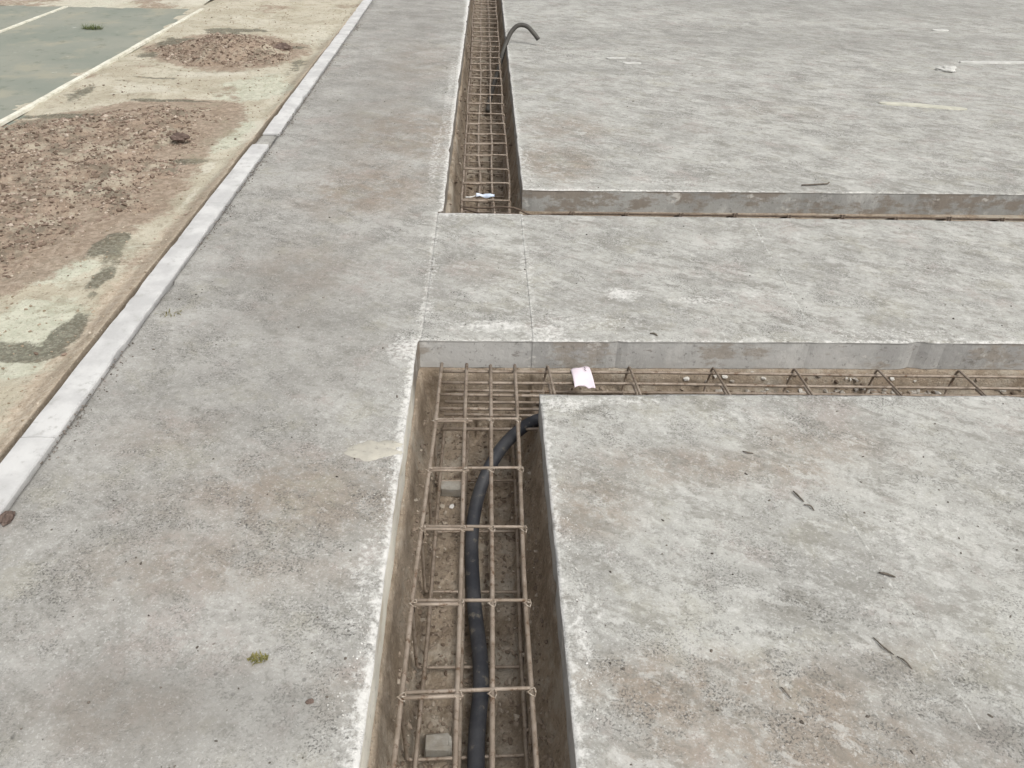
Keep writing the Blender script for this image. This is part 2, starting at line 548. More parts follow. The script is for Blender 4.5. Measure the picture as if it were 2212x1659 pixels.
M_SPLASH = mat_simple('cement_splash', (.46, .435, .375), (.39, .37, .325), 14, .95, .1, .6, .004, (.30, .285, .25))
M_LINE = mat_simple('line_paint', (.72, .70, .61), (.58, .555, .46), 9, .8, .3, .3, .002, (.36, .34, .27))
M_KERB = mat_simple('kerb_concrete', (.58, .575, .565), (.46, .455, .45), 6, .85, .3, .4, .004, (.42, .415, .40))
M_HOSE = mat_simple('black_conduit', (.028, .030, .037), (.055, .056, .062), 9, .6, .35, .15, .001, (.13, .118, .10))
M_HOSE_F = mat_simple('grey_conduit', (.055, .05, .045), (.085, .08, .07), 12, .6, .4, .1, .001)
M_BLOCK = mat_simple('spacer_concrete', (.33, .315, .285), (.25, .225, .19), 22, .9, .2, .5, .003)
M_TAG = mat_simple('pink_paper', (.70, .60, .665), (.74, .655, .71), 15, .7, .2, .1, .001)
M_INK = mat_simple('ink', (.12, .10, .13), (.2, .17, .2), 50, .8, .2)
M_GRASS = mat_simple('dry_grass', (.15, .145, .05), (.25, .22, .10), 60, .8, .2)
M_GREEN = mat_simple('weed_leaf', (.09, .12, .04), (.15, .17, .07), 60, .8, .2)
M_TWIG = mat_simple('twig_bark', (.11, .095, .078), (.19, .165, .138), 60, .9, .1, .5)
M_WHITE = mat_simple('white_plastic', (.58, .575, .55), (.47, .465, .44), 14, .8, .2)
M_BATTEN = mat_simple('pale_timber', (.56, .545, .46), (.45, .44, .375), 10, .8, .2, .3)
M_BLUE = mat_simple('blue_film', (.50, .58, .72), (.66, .72, .82), 12, .45, .5)
M_GREENP = mat_simple('green_packing', (.10, .14, .115), (.16, .20, .17), 20, .7, .3)
M_WIRE = mat_simple('tie_wire', (.42, .37, .31), (.26, .20, .15), 90, .6, .5)
M_CLOD = mat_soil('clod_soil', (.12, .088, .075), (.18, .135, .115), (.25, .20, .17))


def mat_bar():
    t = NT('rusty_rebar')
    c = t.mix(t.ramp(t.noise(18, 4, .65), .35, .65), (.22, .175, .135), (.325, .27, .22))
    c = t.mix(t.ramp(t.noise(40, 5, .78), .52, .66), c, (.13, .078, .045))
    t.bump(t.noise(160, 3), .5, .002)
    t.b.inputs['Metallic'].default_value = 0.25
    return t.done(c, .6, .5)


M_BAR = mat_bar()
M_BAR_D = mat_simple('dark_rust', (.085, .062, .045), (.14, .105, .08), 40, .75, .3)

# ------------------------------------------------------------------ plan (metres; y runs along the main trench)
TXL, TXR = -0.256, 0.200          # near trench sides
FXL, FXR = -0.205, 0.214          # far trench sides
Y_NE = 2.598                      # near trench end / near cross trench back
Y_NF = 2.246                      # near cross trench front
Y_FF, Y_FB = 3.905, 4.255         # far cross trench front, back
XMAX, YMIN, YMAX = 12.0, -4.0, 16.0
KXL, KXR = -1.493, -1.383         # kerb
TH = 0.13                         # slab thickness

SEGS = [  # cut edges (x0,y0,x1,y1,width,strength) that carry pale cement dust
    (TXL, -2, TXL, 2.6, .045, 1.0), (TXR, -2, TXR, Y_NF, .030, .85), (TXR, Y_NF, 8, Y_NF, .022, .9),
    (TXL, Y_NE, 8, Y_NE, .018, .85), (FXL, 3.9, FXL, 14, .05, 1.05), (FXR, 4.2, FXR, 14, .035, .95),
    (-.22, Y_FF, 8, Y_FF, .02, 1.0), (FXR, Y_FB, 8, Y_FB, .035, 1.0),
    (-.250, 2.62, -.246, 3.9, .026, .62), (.20, 2.6, .20, 3.9, .022, .58),
]
BLOBS = [(1.0, 3.4, .5, .25, .34), (2.2, 3.2, .6, .35, .36), (.45, 2.75, .35, .1, .5), (1.6, 2.68, .5, .06, .5), (.05, 3.0, .2, .2, .36), (1.0, 4.42, .9, .07, .5), (2.6, 4.6, .8, .15, .42), (.8, 2.1, .5, .08, .42),
      # x,y,rx,ry,strength : pale cement splashes
    (-.37, 1.93, .085, .06, .75), (-.29, 1.93, .07, .07, .7), (-.32, 1.35, .05, .30, .52), (-.30, 2.55, .10, .13, .72), (-.25, 2.85, .05, .16, .62),
    (.26, 2.68, .12, .09, .66), (.60, 3.0, .13, .09, .85), (.95, 2.95, .2, .07, .68), (.05, 2.72, .25, .07, .7), (-.24, 3.2, .05, .25, .6), (.2, 3.3, .05, .3, .55), (.30, 2.18, .12, .06, .72), (.45, 2.20, .25, .04, .6),
    (.245, 1.25, .03, .25, .66), (.30, 1.30, .018, .10, .62), (-.31, 4.7, .05, 1.0, .55), (-.28, 6.5, .06, 1.6, .58), (.26, 4.6, .06, .5, .55),
    (2.0, 2.62, 1.6, .04, .5), (1.3, 3.02, .4, .07, .48), (-.1, 3.88, .22, .05, .6), (1.8, 2.22, 1.5, .03, .5),
    (.28, 2.78, .07, .14, .5), (1.25, 1.55, .25, .12, .40), (.9, 1.45, .25, .12, .38),
]
BROWN = [  # x,y,rx,ry,strength : reddish brown films
    (.30, 1.72, .16, .16, .9), (.75, 1.85, .45, .12, .75), (1.15, 1.95, .4, .15, .6), (.55, 1.05, .5, .10, .95), (.75, .92, .5, .14, .9), (1.05, 1.12, .2, .08, .5),
    (-.55, 1.75, .45, .22, .75), (-.75, 1.45, .35, .15, .6), (-.45, 1.62, .2, .1, .5), (-.65, 4.3, .45, .5, .9), (-.55, 5.4, .5, .7, .85), (-.8, 3.2, .3, .4, .5),
    (-1.0, 2.0, .2, .15, .5), (.45, 4.75, .3, .35, .9), (.6, 5.5, .4, .3, .7), (-.3, 1.05, .12, .1, .4), (-.85, 1.02, .2, .1, .6), (2.3, 6.0, .5, .3, .25), (-.6, 7.3, .4, 1, .5), (.0, 3.25, .2, .15, .3),
]
DARK = [(-.85, 3.0, .45, .5, .45), (-.75, 1.05, .4, .12, .7), (-.45, 1.0, .12, .10, .8), (-.9, 2.3, .4, .35, .35), (-.8, 6.5, .5, 1.6, .5), (-.8, 9.5, .6, 1.5, .5), (1.1, .95, .2, .1, .7), (.95, 1.1, .15, .05, .6),
        (1.0, 8.7, 1.5, .6, .5), (3.5, 8.8, 2.5, .9, .55), (.9, 7.3, .7, .25, .5), (5, 11, 4, 1, .55), (.75, 1.42, .3, .06, .4)]


def ell(X, Y, L, warp=.25):
    m = np.zeros_like(X)
    nx = fbm(X, Y, 5, 3, 91) - .5
    for x, y, a, b, s in L:
        d = np.sqrt(((X - x) / a) ** 2 + ((Y - y) / b) ** 2) + nx * warp * 3
        m = np.maximum(m, s * sstep(1.35, .25, d))
    return m


def segdist(X, Y, s):
    x0, y0, x1, y1 = s[:4]
    dx, dy = x1 - x0, y1 - y0
    t = np.clip(((X - x0) * dx + (Y - y0) * dy) / (dx * dx + dy * dy), 0, 1)
    return np.hypot(X - x0 - t * dx, Y - y0 - t * dy)


def slab_masks(X, Y):
    dust = np.zeros_like(X)
    for s in SEGS:
        d = segdist(X, Y, s)
        wv = s[4] * (.45 + 1.3 * fbm(X, Y, 3.1, 3, 5))
        dust = np.maximum(dust, s[5] * np.exp(-(d / wv) ** 1.3))
    dust = np.maximum(dust, ell(X, Y, BLOBS))
    brown = ell(X, Y, BROWN, .35)
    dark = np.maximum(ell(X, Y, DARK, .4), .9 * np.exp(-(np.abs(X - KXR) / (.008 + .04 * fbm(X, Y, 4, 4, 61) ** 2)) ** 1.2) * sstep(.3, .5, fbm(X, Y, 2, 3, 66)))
    return np.stack([dust, brown, dark, np.ones_like(X)], -1)


def axis(lo, hi, brk):
    """brk: list of (limit, step) ascending"""
    out, p = [lo], lo
    for lim, st in brk:
        lim = min(lim, hi)
        if lim <= p: continue
        n = max(1, int(round((lim - p) / st)))
        out += list(p + (lim - p) * (np.arange(1, n + 1) / n))
        p = lim
    if p < hi: out.append(hi)
    return np.array(out)


XB = [(-2, .2), (.20, .02), (.235, .012), (2.4, .02), (5.5, .05), (12, .25)]
YB = [(.6, .2), (4.4, .02), (11.5, .05), (16, .3)]


def far_shift(y):
    return np.where(np.asarray(y) > 5.24, -.0086 * (np.asarray(y) - 6.2), 0.0)


def slab(name, x0, x1, y0, y1, mat, side, right=None, tilt=None, flush='', th=TH, rag=1.0):
    """slab with worn arrises; right(y) shifts the right edge, flush lists the sides (l r f b) that butt against another slab"""
    xs, ys = axis(x0, x1, XB), axis(y0, y1, YB)
    X, Y, Q, I = grid_vq(xs, ys)
    ny, nx = X.shape
    if tilt is not None:                         # gentle skew of the front / back edges
        f0, f1 = tilt
        u = (Y - y0) / (y1 - y0)
        Y = Y + f0 * (X - .2) * (1 - u) + f1 * (X - .2) * u
    if right is not None:
        X = x0 + (X - x0) * ((right(ys) - x0) / (x1 - x0))[:, None]
        X = X + far_shift(Y) * (1 - (X - x0) / (right(ys) - x0)[:, None])
    Z = (fbm(X, Y, 1.2, 3, 3) - .5) * .006 + (fbm(X, Y, 14, 3, 8) - .5) * .003
    chip = lambda s, a: .001 + .008 * fbm(s, s * 0 + a, 9, 3, 21) + .022 * sstep(.64, .84, fbm(s, s * 0 + a * 3, 4, 4, 33))
    yy, xx = ys, xs
    kk = lambda c: 0.0 if c in flush else 1.0
    X[:, 0] += chip(yy, x0) * kk('l') * rag
    X[:, -1] -= chip(yy, x1 + 6.3) * kk('r') * (plug_free(yy) if right is not None else 1)
    Y[0, :] += chip(xx, y0 + 9) * kk('f'); Y[-1, :] -= chip(xx, y1 + 2) * kk('b')
    for c_, sl in (('l', (slice(None), 0)), ('r', (slice(None), -1)), ('f', (0, slice(None))), ('b', (-1, slice(None)))):
        Z[sl] -= .004 * kk(c_) * (plug_free(ys) if (c_ == 'r' and right is not None) else 1)
    V = np.stack([X, Y, Z], -1).reshape(-1, 3)
    loop = np.concatenate([I[0, :-1], I[:-1, -1], I[-1, :0:-1], I[:0:-1, 0]])
    out = np.zeros((len(loop), 3))
    n1, n2 = nx - 1, ny - 1
    out[:n1, 1] = -1; out[n1:n1 + n2, 0] = 1; out[n1 + n2:2 * n1 + n2, 1] = 1; out[2 * n1 + n2:, 0] = -1
    prev = loop
    Vs, Qs = [V], [Q]
    cnt = len(V)
    for zi, z in enumerate((-.012, -.045, -.09, -th)):
        P = V[loop].copy()
        j = .0005 + .003 * fbm(P[:, 0] + P[:, 1], P[:, 0] * 0 + z * 30, 12, 3, 50)
        P -= out * j[:, None]
        P[:, 2] = z
        idx = np.arange(cnt, cnt + len(loop))
        a, b = prev, np.roll(prev, -1)
        c, d = np.roll(idx, -1), idx
        Qs.append(np.stack([d, c, b, a], -1))
        Vs.append(P); prev = idx; cnt += len(loop)
    nside = sum(len(q) for q in Qs[1:])
    V = np.concatenate(Vs); Qall = np.concatenate(Qs)
    me = npmesh(name, V, Qall, True)
    set_mask(me, 'mask', slab_masks(V[:, 0], V[:, 1]))
    me.materials.append(mat); me.materials.append(side)
    mi = np.zeros(len(Qall), dtype=np.int32); mi[len(Q):] = 1
    me.polygons.foreach_set('material_index', mi)
    sm = np.ones(len(Qall), dtype=bool); sm[len(Q):] = False
    me.polygons.foreach_set('use_smooth', sm)
    o = link(name, me)
    return tag(o, kind='structure')


def plug_free(y):
    """1 where the left slab borders a trench, 0 where it meets the concrete crossing"""
    return 1 - sstep(Y_NE - .01, Y_NE + .01, y) * sstep(Y_FF + .03, Y_FF + .01, y)


JX = -.248                        # joint between left slab and crossing


def left_edge(y):
    return np.where(y < Y_NE + .004, TXL, np.where(y < Y_FF + .02, JX, FXL - .012 + .03 * sstep(4, 13, y)))


slab_left = slab('concrete_slab', KXR + .003, JX + .04, YMIN, YMAX, M_SLAB_L, M_EDGE_C, right=left_edge)
slab_plug = slab('concrete_slab', JX - .008, TXR + .004, Y_NE + .003, Y_FF + .012, M_SLAB_R, M_EDGE, flush='lr')
slab_plug.location.z = -.0004            # tucked a hair under its neighbours
slab_strip = slab('concrete_slab', TXR - .006, XMAX, Y_NE, Y_FF, M_SLAB_R, M_EDGE, tilt=(.001, -.0075), flush='l')
slab_front = slab('concrete_slab', TXR - .006, XMAX, YMIN, Y_NF, M_SLAB_R, M_EDGE, rag=1.2)
slab_far = slab('concrete_slab', FXR, XMAX, Y_FB, YMAX, M_SLAB_R, M_EDGE_F, tilt=(.008, 0), th=.17)
for o_, t_ in ((slab_left, 'grey concrete slab between kerb and main trench'),
               (slab_plug, 'concrete crossing that closes the main trench'), (slab_strip, 'concrete strip between the two cross trenches'),
               (slab_front, 'concrete slab right of the near trench'), (slab_far, 'large concrete slab beyond the far cross trench')):
    o_['label'] = t_


def splash(cx, cy, rx, ry, seed, parent, mat):
    V, F = [(cx, cy, .006)], []
    n = 64
    for k, q in ((0, .7), (1, 1.0)):
        for i in range(n):
            a = 2 * math.pi * i / n
            e = q * (.55 + .9 * float(fbm(3 + 1.6 * math.cos(a), 3 + 1.6 * math.sin(a), 1.1, 4, seed, .65)))
            V.append((cx + rx * e * math.cos(a), cy + ry * e * math.sin(a), (.0045, -.003)[k]))
    for i in range(n):
        j = (i + 1) % n
        F += [(0, 1 + i, 1 + j), (1 + i, 1 + n + i, 1 + n + j, 1 + j)]
    return link('cement_splash', mesh('cement_splash', V, F, True), mat, parent)


splash(-.36, 1.925, .085, .055, 4, slab_left, M_SPLASH)
splash(-.315, 1.95, .05, .03, 9, slab_left, M_SPLASH)


# straight ridges left by the float
def ridge(pts, wdt, h, parent):
    V, F = [], []
    n = 60
    for i in range(n + 1):
        t = i / n
        x = pts[0][0] + (pts[1][0] - pts[0][0]) * t; y = pts[0][1] + (pts[1][1] - pts[0][1]) * t
        k = max(.05, float(fbm(t * 9, pts[0][0], 1, 3, 4)) * 1.7 - .35)
        x += (float(fbm(t * 6, 3.3, 1, 3, 6)) - .5) * .006
        V += [(x - wdt, y, -.001), (x, y, .002 + h * k), (x + wdt, y, -.001)]
        if i:
            a = 3 * i
            F += [(a - 3, a - 2, a + 1, a), (a - 2, a - 1, a + 2, a + 1)]
    me = mesh('trowel_ridge', V, F, True)
    set_mask(me, 'mask', np.tile([.52, 0, 0, 1], (len(V), 1)))
    return link('trowel_ridge', me, M_SLAB_R, parent)


ridge(((1.076, 1.67), (1.119, .94)), .006, .004, slab_front)
ridge(((1.43, 3.86), (1.355, 2.75)), .007, .003, slab_strip)
ridge(((2.0, 6.75), (2.11, 5.95)), .006, .004, slab_far)


# ------------------------------------------------------------------ trench soil
def rect_in(X, Y, x0, x1, y0, y1):
    return np.minimum(np.minimum(X - x0, x1 - X), np.minimum(Y - y0, y1 - Y))


def soil(name, xs, ys, main, cross, cf):
    X, Y, Q, I = grid_vq(xs, ys)
    wob = (fbm(X, Y, 5, 3, 14) - .5) * .03
    dm = rect_in(X, Y, *main) + wob
    dc = rect_in(X, Y, *cross) + wob
    run = np.where(X > (main[0] + main[1]) / 2, .095, .060) * (.8 + .5 * fbm(X, Y, 6, 3, 24))
    zm = -.132 - (.415 - .132) * (.22 * sstep(-.004, .015, dm) + .78 * np.clip(dm / run, 0, 1) ** .85)
    zc = -.132 - (cf - .132) * sstep(-.004, .04, dc)
    Z = np.minimum(zm, zc)
    ins = sstep(-.01, .02, np.maximum(dm, dc))
    Z = Z + ins * ((fbm(X, Y, 7, 4, 2) - .5) * .035 + (fbm(X, Y, 32, 4, 4) - .5) * .022)
    Xn = X + ins * (fbm(X, Y + Z * 3, 16, 3, 77) - .5) * .014
    V = np.stack([Xn, Y, Z], -1).reshape(-1, 3)
    dq = np.maximum(dm, dc).reshape(-1)
    keep = dq[Q].max(1) > -.06
    me = npmesh(name, V, Q[keep], True)
    o = link(name, me, M_SOIL)
    return tag(o, kind='structure'), (lambda x, y: float(Z[np.abs(ys - y).argmin(), np.abs(xs - x).argmin()]))


bed_n, zn = soil('trench_bed', axis(-.33, 7, [(.30, .0085), (2.6, .012), (7, .05)]), axis(-2, 2.68, [(.5, .05), (2.68, .0085)]), (TXL, TXR, -3, Y_NE), (TXL, 8, Y_NF, Y_NE), .215)
bed_f, zf = soil('trench_bed', axis(-.30, 7, [(.30, .012), (3.4, .025), (7, .1)]), axis(3.84, 15.5, [(4.4, .012), (8, .016), (15.5, .04)]), (FXL, FXR, Y_FF, 17), (FXL, 8, Y_FF, Y_FB), .27)
bed_n['label'] = 'brown soil bed of the near trench and its side branch'
bed_f['label'] = 'brown soil bed of the far trench and its side branch'

n = 2400
P = np.stack([RNG.uniform(-.24, .18, n), RNG.uniform(.75, 2.58, n)], -1)
grit('soil_crumbs', [(x, y, zn(x, y) + .002) for x, y in P], RNG.uniform(.002, .0065, n) * RNG.choice([1, 1, 1, 1.7], n), M_GRIT_SOIL, bed_n)['kind'] = 'stuff'
n = 500
P = np.stack([RNG.uniform(.2, 2.6, n), RNG.uniform(2.27, 2.58, n)], -1)
grit('soil_crumbs', [(x, y, zn(x, y) + .003) for x, y in P], RNG.uniform(.004, .014, n), M_GRIT_SOIL, bed_n)['kind'] = 'stuff'
n = 1000
P = np.stack([RNG.uniform(-.2, .2, n), RNG.uniform(3.95, 10, n)], -1)
grit('soil_crumbs', [(x, y, zf(x, y) + .003) for x, y in P], RNG.uniform(.005, .016, n), M_GRIT_SOIL, bed_f)['kind'] = 'stuff'

n = 170
P = np.stack([RNG.uniform(.25, 2.6, n), RNG.normal(2.555, .022, n).clip(2.45, 2.585)], -1)
P = P[fbm(P[:, 0], P[:, 0] * 0, 2.2, 3, 8) > .45]
grit('mortar_rubble', [(x, y, zn(x, y) + .003) for x, y in P], RNG.uniform(.004, .016, len(P)), M_GRIT_MORT, bed_n)['kind'] = 'stuff'

# ------------------------------------------------------------------ ground left of the kerb
M2 = [(-3.9, 5.05), (-3.2, 5.35), (-2.66, 5.83), (-2.25, 5.95), (-1.95, 5.95), (-1.80, 5.55), (-1.86, 5.1), (-1.84, 4.5), (-1.80, 3.9), (-1.93, 3.5), (-2.10, 3.05), (-2.6, 2.6), (-3.3, 2.6), (-3.9, 3.4)]
M1 = [(-3.15, 7.95), (-2.9, 7.55), (-2.55, 7.25), (-2.2, 7.12), (-1.95, 7.3), (-1.78, 7.75), (-1.85, 8.05), (-2.2, 8.35), (-2.75, 8.45)]


def poly_sd(X, Y, poly):
    """signed distance, positive inside"""
    d = np.full(X.shape, 1e9); ins = np.zeros(X.shape, bool)
    n = len(poly)
    for i in range(n):
        x0, y0 = poly[i]; x1, y1 = poly[(i + 1) % n]
        d = np.minimum(d, segdist(X, Y, (x0, y0, x1, y1)))
        c = ((y0 > Y) != (y1 > Y)) & (X < (x1 - x0) * (Y - y0) / (y1 - y0 + 1e-12) + x0)
        ins ^= c
    return np.where(ins, d, -d)


GREEN = [(-1.72, 5.3, .16, .55, 1.1), (-1.85, 6.45, .35, .45, .95), (-2.1, 3.2, .4, .25, 1.2), (-1.85, 2.7, .22, .45, 1.15),
    (-2.15, 3.15, .35, .30, .9), (-1.85, 3.75, .12, .22, .7), (-1.78, 2.75, .2, .4, .85), (-1.95, 2.6, .3, .4, .9), (-1.72, 2.43, .09, .10, .9), (-1.74, 5.55, .10, .42, .85), (-1.75, 6.3, .22, .4, .6), (-1.85, 6.8, .3, .3, .5), (-2.9, 6.5, .5, .3, .35), (-1.7, 3.4, .1, .3, .5)]
OLIVE_AND_SHADE = [(-1.73, 2.53, .15, .06, 1.5), (-1.66, 2.68, .06, .16, 1.5), (-1.70, 3.1, .06, .22, 1.2), (-1.80, 3.45, .08, .16, 1.3),
    (-2.3, 6.02, .5, .05, 1.2), (-2.95, 5.62, .4, .07, 1.2), (-2.95, 8.15, .35, .28, 1.2), (-2.55, 8.75, .45, .12, 1.25), (-3.05, 7.6, .15, .2, 1.0), (-2.75, 6.75, .25, .06, 1.0), (-3.1, 6.2, .12, .3, .9), (-1.8, 4.7, .15, .08, .9), (-1.66, 7.2, .08, .4, .7), (-2.2, 2.95, .25, .06, .9), (-1.8, 8.0, .12, .1, 1.1),  # leading pair: occlusion shade painted along the broad heap's far edge
    (-1.64, 2.68, .07, .14, .9), (-1.72, 2.55, .10, .06, .8), (-1.74, 3.36, .06, .14, .85), (-1.68, 3.0, .05, .12, .8), (-1.86, 2.58, .2, .05, .85), (-2.9, 7.9, .4, .25, .7), (-2.6, 8.6, .35, .15, .7), (-2.9, 6.6, .12, .08, .6), (-2.5, 6.6, .1, .07, .5), (-3.1, 5.5, .2, .1, .6), (-1.72, 4.95, .12, .10, .4)]
PALE = [(-1.58, 5.3, .08, .3, .8), (-1.66, 4.6, .05, .12, .8), (-1.62, 4.1, .03, .25, .6), (-2.3, 6.9, .5, .15, .75), (-2.6, 6.3, .5, .25, .6), (-1.75, 8.6, .3, .6, .6), (-2.6, 9.4, .6, .4, .5), (-1.62, 6.2, .1, .5, .6)]
VERGE_DARK = [(-1.55, 3.6, .05, 1.4, .5), (-1.56, 7.3, .06, 1.2, .5), (-2.2, 6.98, .35, .03, .7)]  # darker bands on the verge

xs = axis(-3.45, KXL - .003, [(-1.56, .018), (-1.4, .004)])
ys = axis(-4, 16, [(1.4, .15), (6.5, .02), (12, .05), (16, .25)])
X, Y, Q, I = grid_vq(xs, ys)
sd2, sd1 = poly_sd(X, Y, M2), poly_sd(X, Y, M1)
Z = -.012 + (fbm(X, Y, 1.6, 4, 31) - .5) * .05 + (fbm(X, Y, 9, 4, 32) - .5) * .02
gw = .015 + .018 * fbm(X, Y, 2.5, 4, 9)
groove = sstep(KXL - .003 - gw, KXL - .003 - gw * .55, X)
Z = Z * (1 - .7 * sstep(-1.6, -1.52, X)) + .006 * sstep(-1.6, -1.52, X) - .06 * groove
Z = Z - .02 * sstep(-3.25, -3.42, X)
V = np.stack([X, Y, Z], -1).reshape(-1, 3)
me = npmesh('dirt_verge', V, Q, True)
red = np.maximum(sstep(-.30, .02, sd2) * .9, sstep(-.35, .02, sd1) * .8)
red = np.maximum(red, .5 * sstep(.62, .75, fbm(X, Y, 2.4, 4, 71)))
msk = np.stack([ell(X, Y, GREEN, .35) * (1 - .7 * sstep(-.03, .05, sd2)), red, ell(X, Y, OLIVE_AND_SHADE, .4), np.ones_like(X)], -1)
set_mask(me, 'mask', msk)
set_mask(me, 'mask2', np.stack([np.maximum(ell(X, Y, VERGE_DARK, .3), sstep(KXL - .003 - gw * 1.15, KXL - .003 - gw * .95, X)), ell(X, Y, PALE, .4), .75 * np.exp(-np.abs((X + 1.5) / (.06 + .16 * sstep(5.5, 2.0, Y))) ** 2), X * 0 + 1], -1))  # red channel: dark bands plus painted shade in the kerb groove
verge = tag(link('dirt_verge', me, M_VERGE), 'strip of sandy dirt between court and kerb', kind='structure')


def zv(x, y):
    return float(Z[np.abs(ys - y).argmin(), np.abs(xs - x).argmin()])


def mound(name, poly, h, crest, label, n_st, seed, xr, yr, step):
    mx, my = np.arange(xr[0], xr[1], step), np.arange(yr[0], yr[1], step)
    X2, Y2, Q2, _ = grid_vq(mx, my)
    s = poly_sd(X2, Y2, poly) + (fbm(X2, Y2, 3.5, 5, seed, .6) - .5) * .42
    prof = sstep(-.03, .40, s) * (.45 + .55 * np.exp(-(((X2 - crest[0]) / crest[2]) ** 2 + ((Y2 - crest[1]) / crest[3]) ** 2)))
    Zm = -.055 + sstep(-.06, .03, s) * .045 + h * prof + sstep(-.02, .15, s) * ((fbm(X2, Y2, 6, 4, seed + 3) - .5) * .055 + (fbm(X2, Y2, 22, 4, seed + 5, .65) - .5) * .045)
    V2 = np.stack([X2, Y2, Zm], -1).reshape(-1, 3)
    keep = s.reshape(-1)[Q2].max(1) > -.08
    me = npmesh(name, V2, Q2[keep], True)
    root = tag(link(name, me, M_MOUND), label, 'mound', 'mounds of spoil beside the kerb')
    ii = RNG.integers(0, X2.size, n_st * 3)
    ii = ii[s.reshape(-1)[ii] > -.02][:n_st]
    P = V2[ii] + np.stack([RNG.uniform(-.01, .01, len(ii)), RNG.uniform(-.01, .01, len(ii)), np.full(len(ii), .003)], -1)
    rad = RNG.uniform(.003, .0085, len(ii)) * RNG.choice([1, 1, 1, 1, 1, 1, 1, .7, .7, 1.6, 1.6, 2.2], len(ii))
    st = grit('rubble', P, rad, M_GRIT_RED, root)
    st['kind'] = 'stuff'
    return root


mound('spoil_mound', M2, .032, (-2.45, 5.35, .9, .6), 'broad low heap of reddish gravelly soil nearest the camera, left of the kerb', 9500, 40, (-3.9, -1.7), (2.4, 6.1), .02)
mound('spoil_mound', M1, .10, (-2.2, 7.85, .5, .45), 'smaller peaked heap of brown soil farther back between court line and kerb', 3000, 60, (-3.3, -1.6), (7.0, 8.6), .022)

n = 2200
P = np.stack([RNG.uniform(-3.3, -1.52, n), 1.6 + 9 * RNG.uniform(0, 1, n) ** 1.4], -1)
grit('verge_grit', [(x, y, zv(x, y) + .002) for x, y in P], RNG.uniform(.002, .007, n), M_GRIT_SAND, verge)['kind'] = 'stuff'
n = 160
P = np.stack([RNG.uniform(-3.3, -1.52, n), 1.6 + 9 * RNG.uniform(0, 1, n) ** 1.3], -1)
grit('verge_grit', [(x, y, zv(x, y) + .003) for x, y in P], RNG.uniform(.004, .010, n), M_GRIT_RED, verge)['kind'] = 'stuff'

# court
xs2, ys2 = axis(-16, -3.24, [(-6.5, .4), (-3.24, .06)]), axis(-4, 10.05, [(4, .4), (10.05, .06)])
X3, Y3, Q3, _ = grid_vq(xs2, ys2)
Z3 = -.022 + (fbm(X3, Y3, 1, 3, 5) - .5) * .01
court = tag(link('court_surface', npmesh('court_surface', np.stack([X3, Y3, Z3], -1).reshape(-1, 3), Q3), M_COURT), 'worn grey-green sports court surface', kind='structure')
# dirt also lies under the verge edge so that the court meets it cleanly


def court_line(x, y0, y1, wd, seed, zo):
    V, F = [], []
    n = int((y1 - y0) / .04)
    for i in range(n + 1):
        y = y0 + (y1 - y0) * i / n
        a = wd * (.5 + .22 * (float(fbm(y, seed, 9, 3, seed)) - .5)); b = wd * (.5 + .22 * (float(fbm(y, seed + 5, 9, 3, seed)) - .5))
        z = zo + .004 * float(fbm(y, seed, 3, 2, 1))
        V += [(x - a, y, z), (x + b, y, z), (x - a - .003, y, z - .02), (x + b + .003, y, z - .02)]
        if i:
            k = 4 * i
            F += [(k - 4, k - 3, k + 1, k), (k - 2, k - 4, k, k + 2), (k - 3, k - 1, k + 3, k + 1)]
    return link('court_line', mesh('court_line', V, F), M_LINE, court)


court_line(-3.285, -4, 9.95, .042, 3, .004)
court_line(-4.87, -4, 10.0, .042, 8, -.012)

# wide surroundings: one sheet with the building site left open in the middle
V = [(-300, -300, -.05), (300, -300, -.05), (300, 400, -.05), (-300, 400, -.05), (-16, -4, -.05), (XMAX, -4, -.05), (XMAX, 16, -.05), (-16, 16, -.05),
     (-16, 10.05, -.05), (-3.43, 10.05, -.05), (-3.43, 16, -.05)]
F = [(0, 1, 5, 4), (1, 2, 6, 5), (2, 3, 7, 6), (3, 0, 4, 7)]
ground = tag(link('ground', mesh('ground', V[:8], F), None), 'bare dirt ground around the site', kind='structure')
me = ground.data
me.materials.append(M_VERGE)
set_mask(me, 'mask', np.tile([0, .3, 0, 1], (8, 1))); set_mask(me, 'mask2', np.tile([0, .3, 0, 1], (8, 1)))
xs4, ys4 = axis(-16, -3.40, [(-7, .5), (-3.4, .06)]), axis(10.0, 16, [(12, .05), (16, .4)])
X4, Y4, Q4, _ = grid_vq(xs4, ys4)
Z4 = -.02 + (fbm(X4, Y4, 1.3, 4, 45) - .5) * .06
me = npmesh('dirt_ground', np.stack([X4, Y4, Z4], -1).reshape(-1, 3), Q4)
set_mask(me, 'mask', np.stack([.5 * sstep(.5, .6, fbm(X4, Y4, 1.1, 3, 3)), .6 * sstep(.5, .65, fbm(X4, Y4, 1.5, 4, 13)), X4 * 0, X4 * 0 + 1], -1))
set_mask(me, 'mask2', np.stack([X4 * 0, .8 * sstep(.45, .6, fbm(X4, Y4, 1.2, 4, 23)), X4 * 0, X4 * 0 + 1], -1))
tag(link('dirt_ground', me, M_VERGE), 'pale dirt beyond the end of the court', kind='structure')

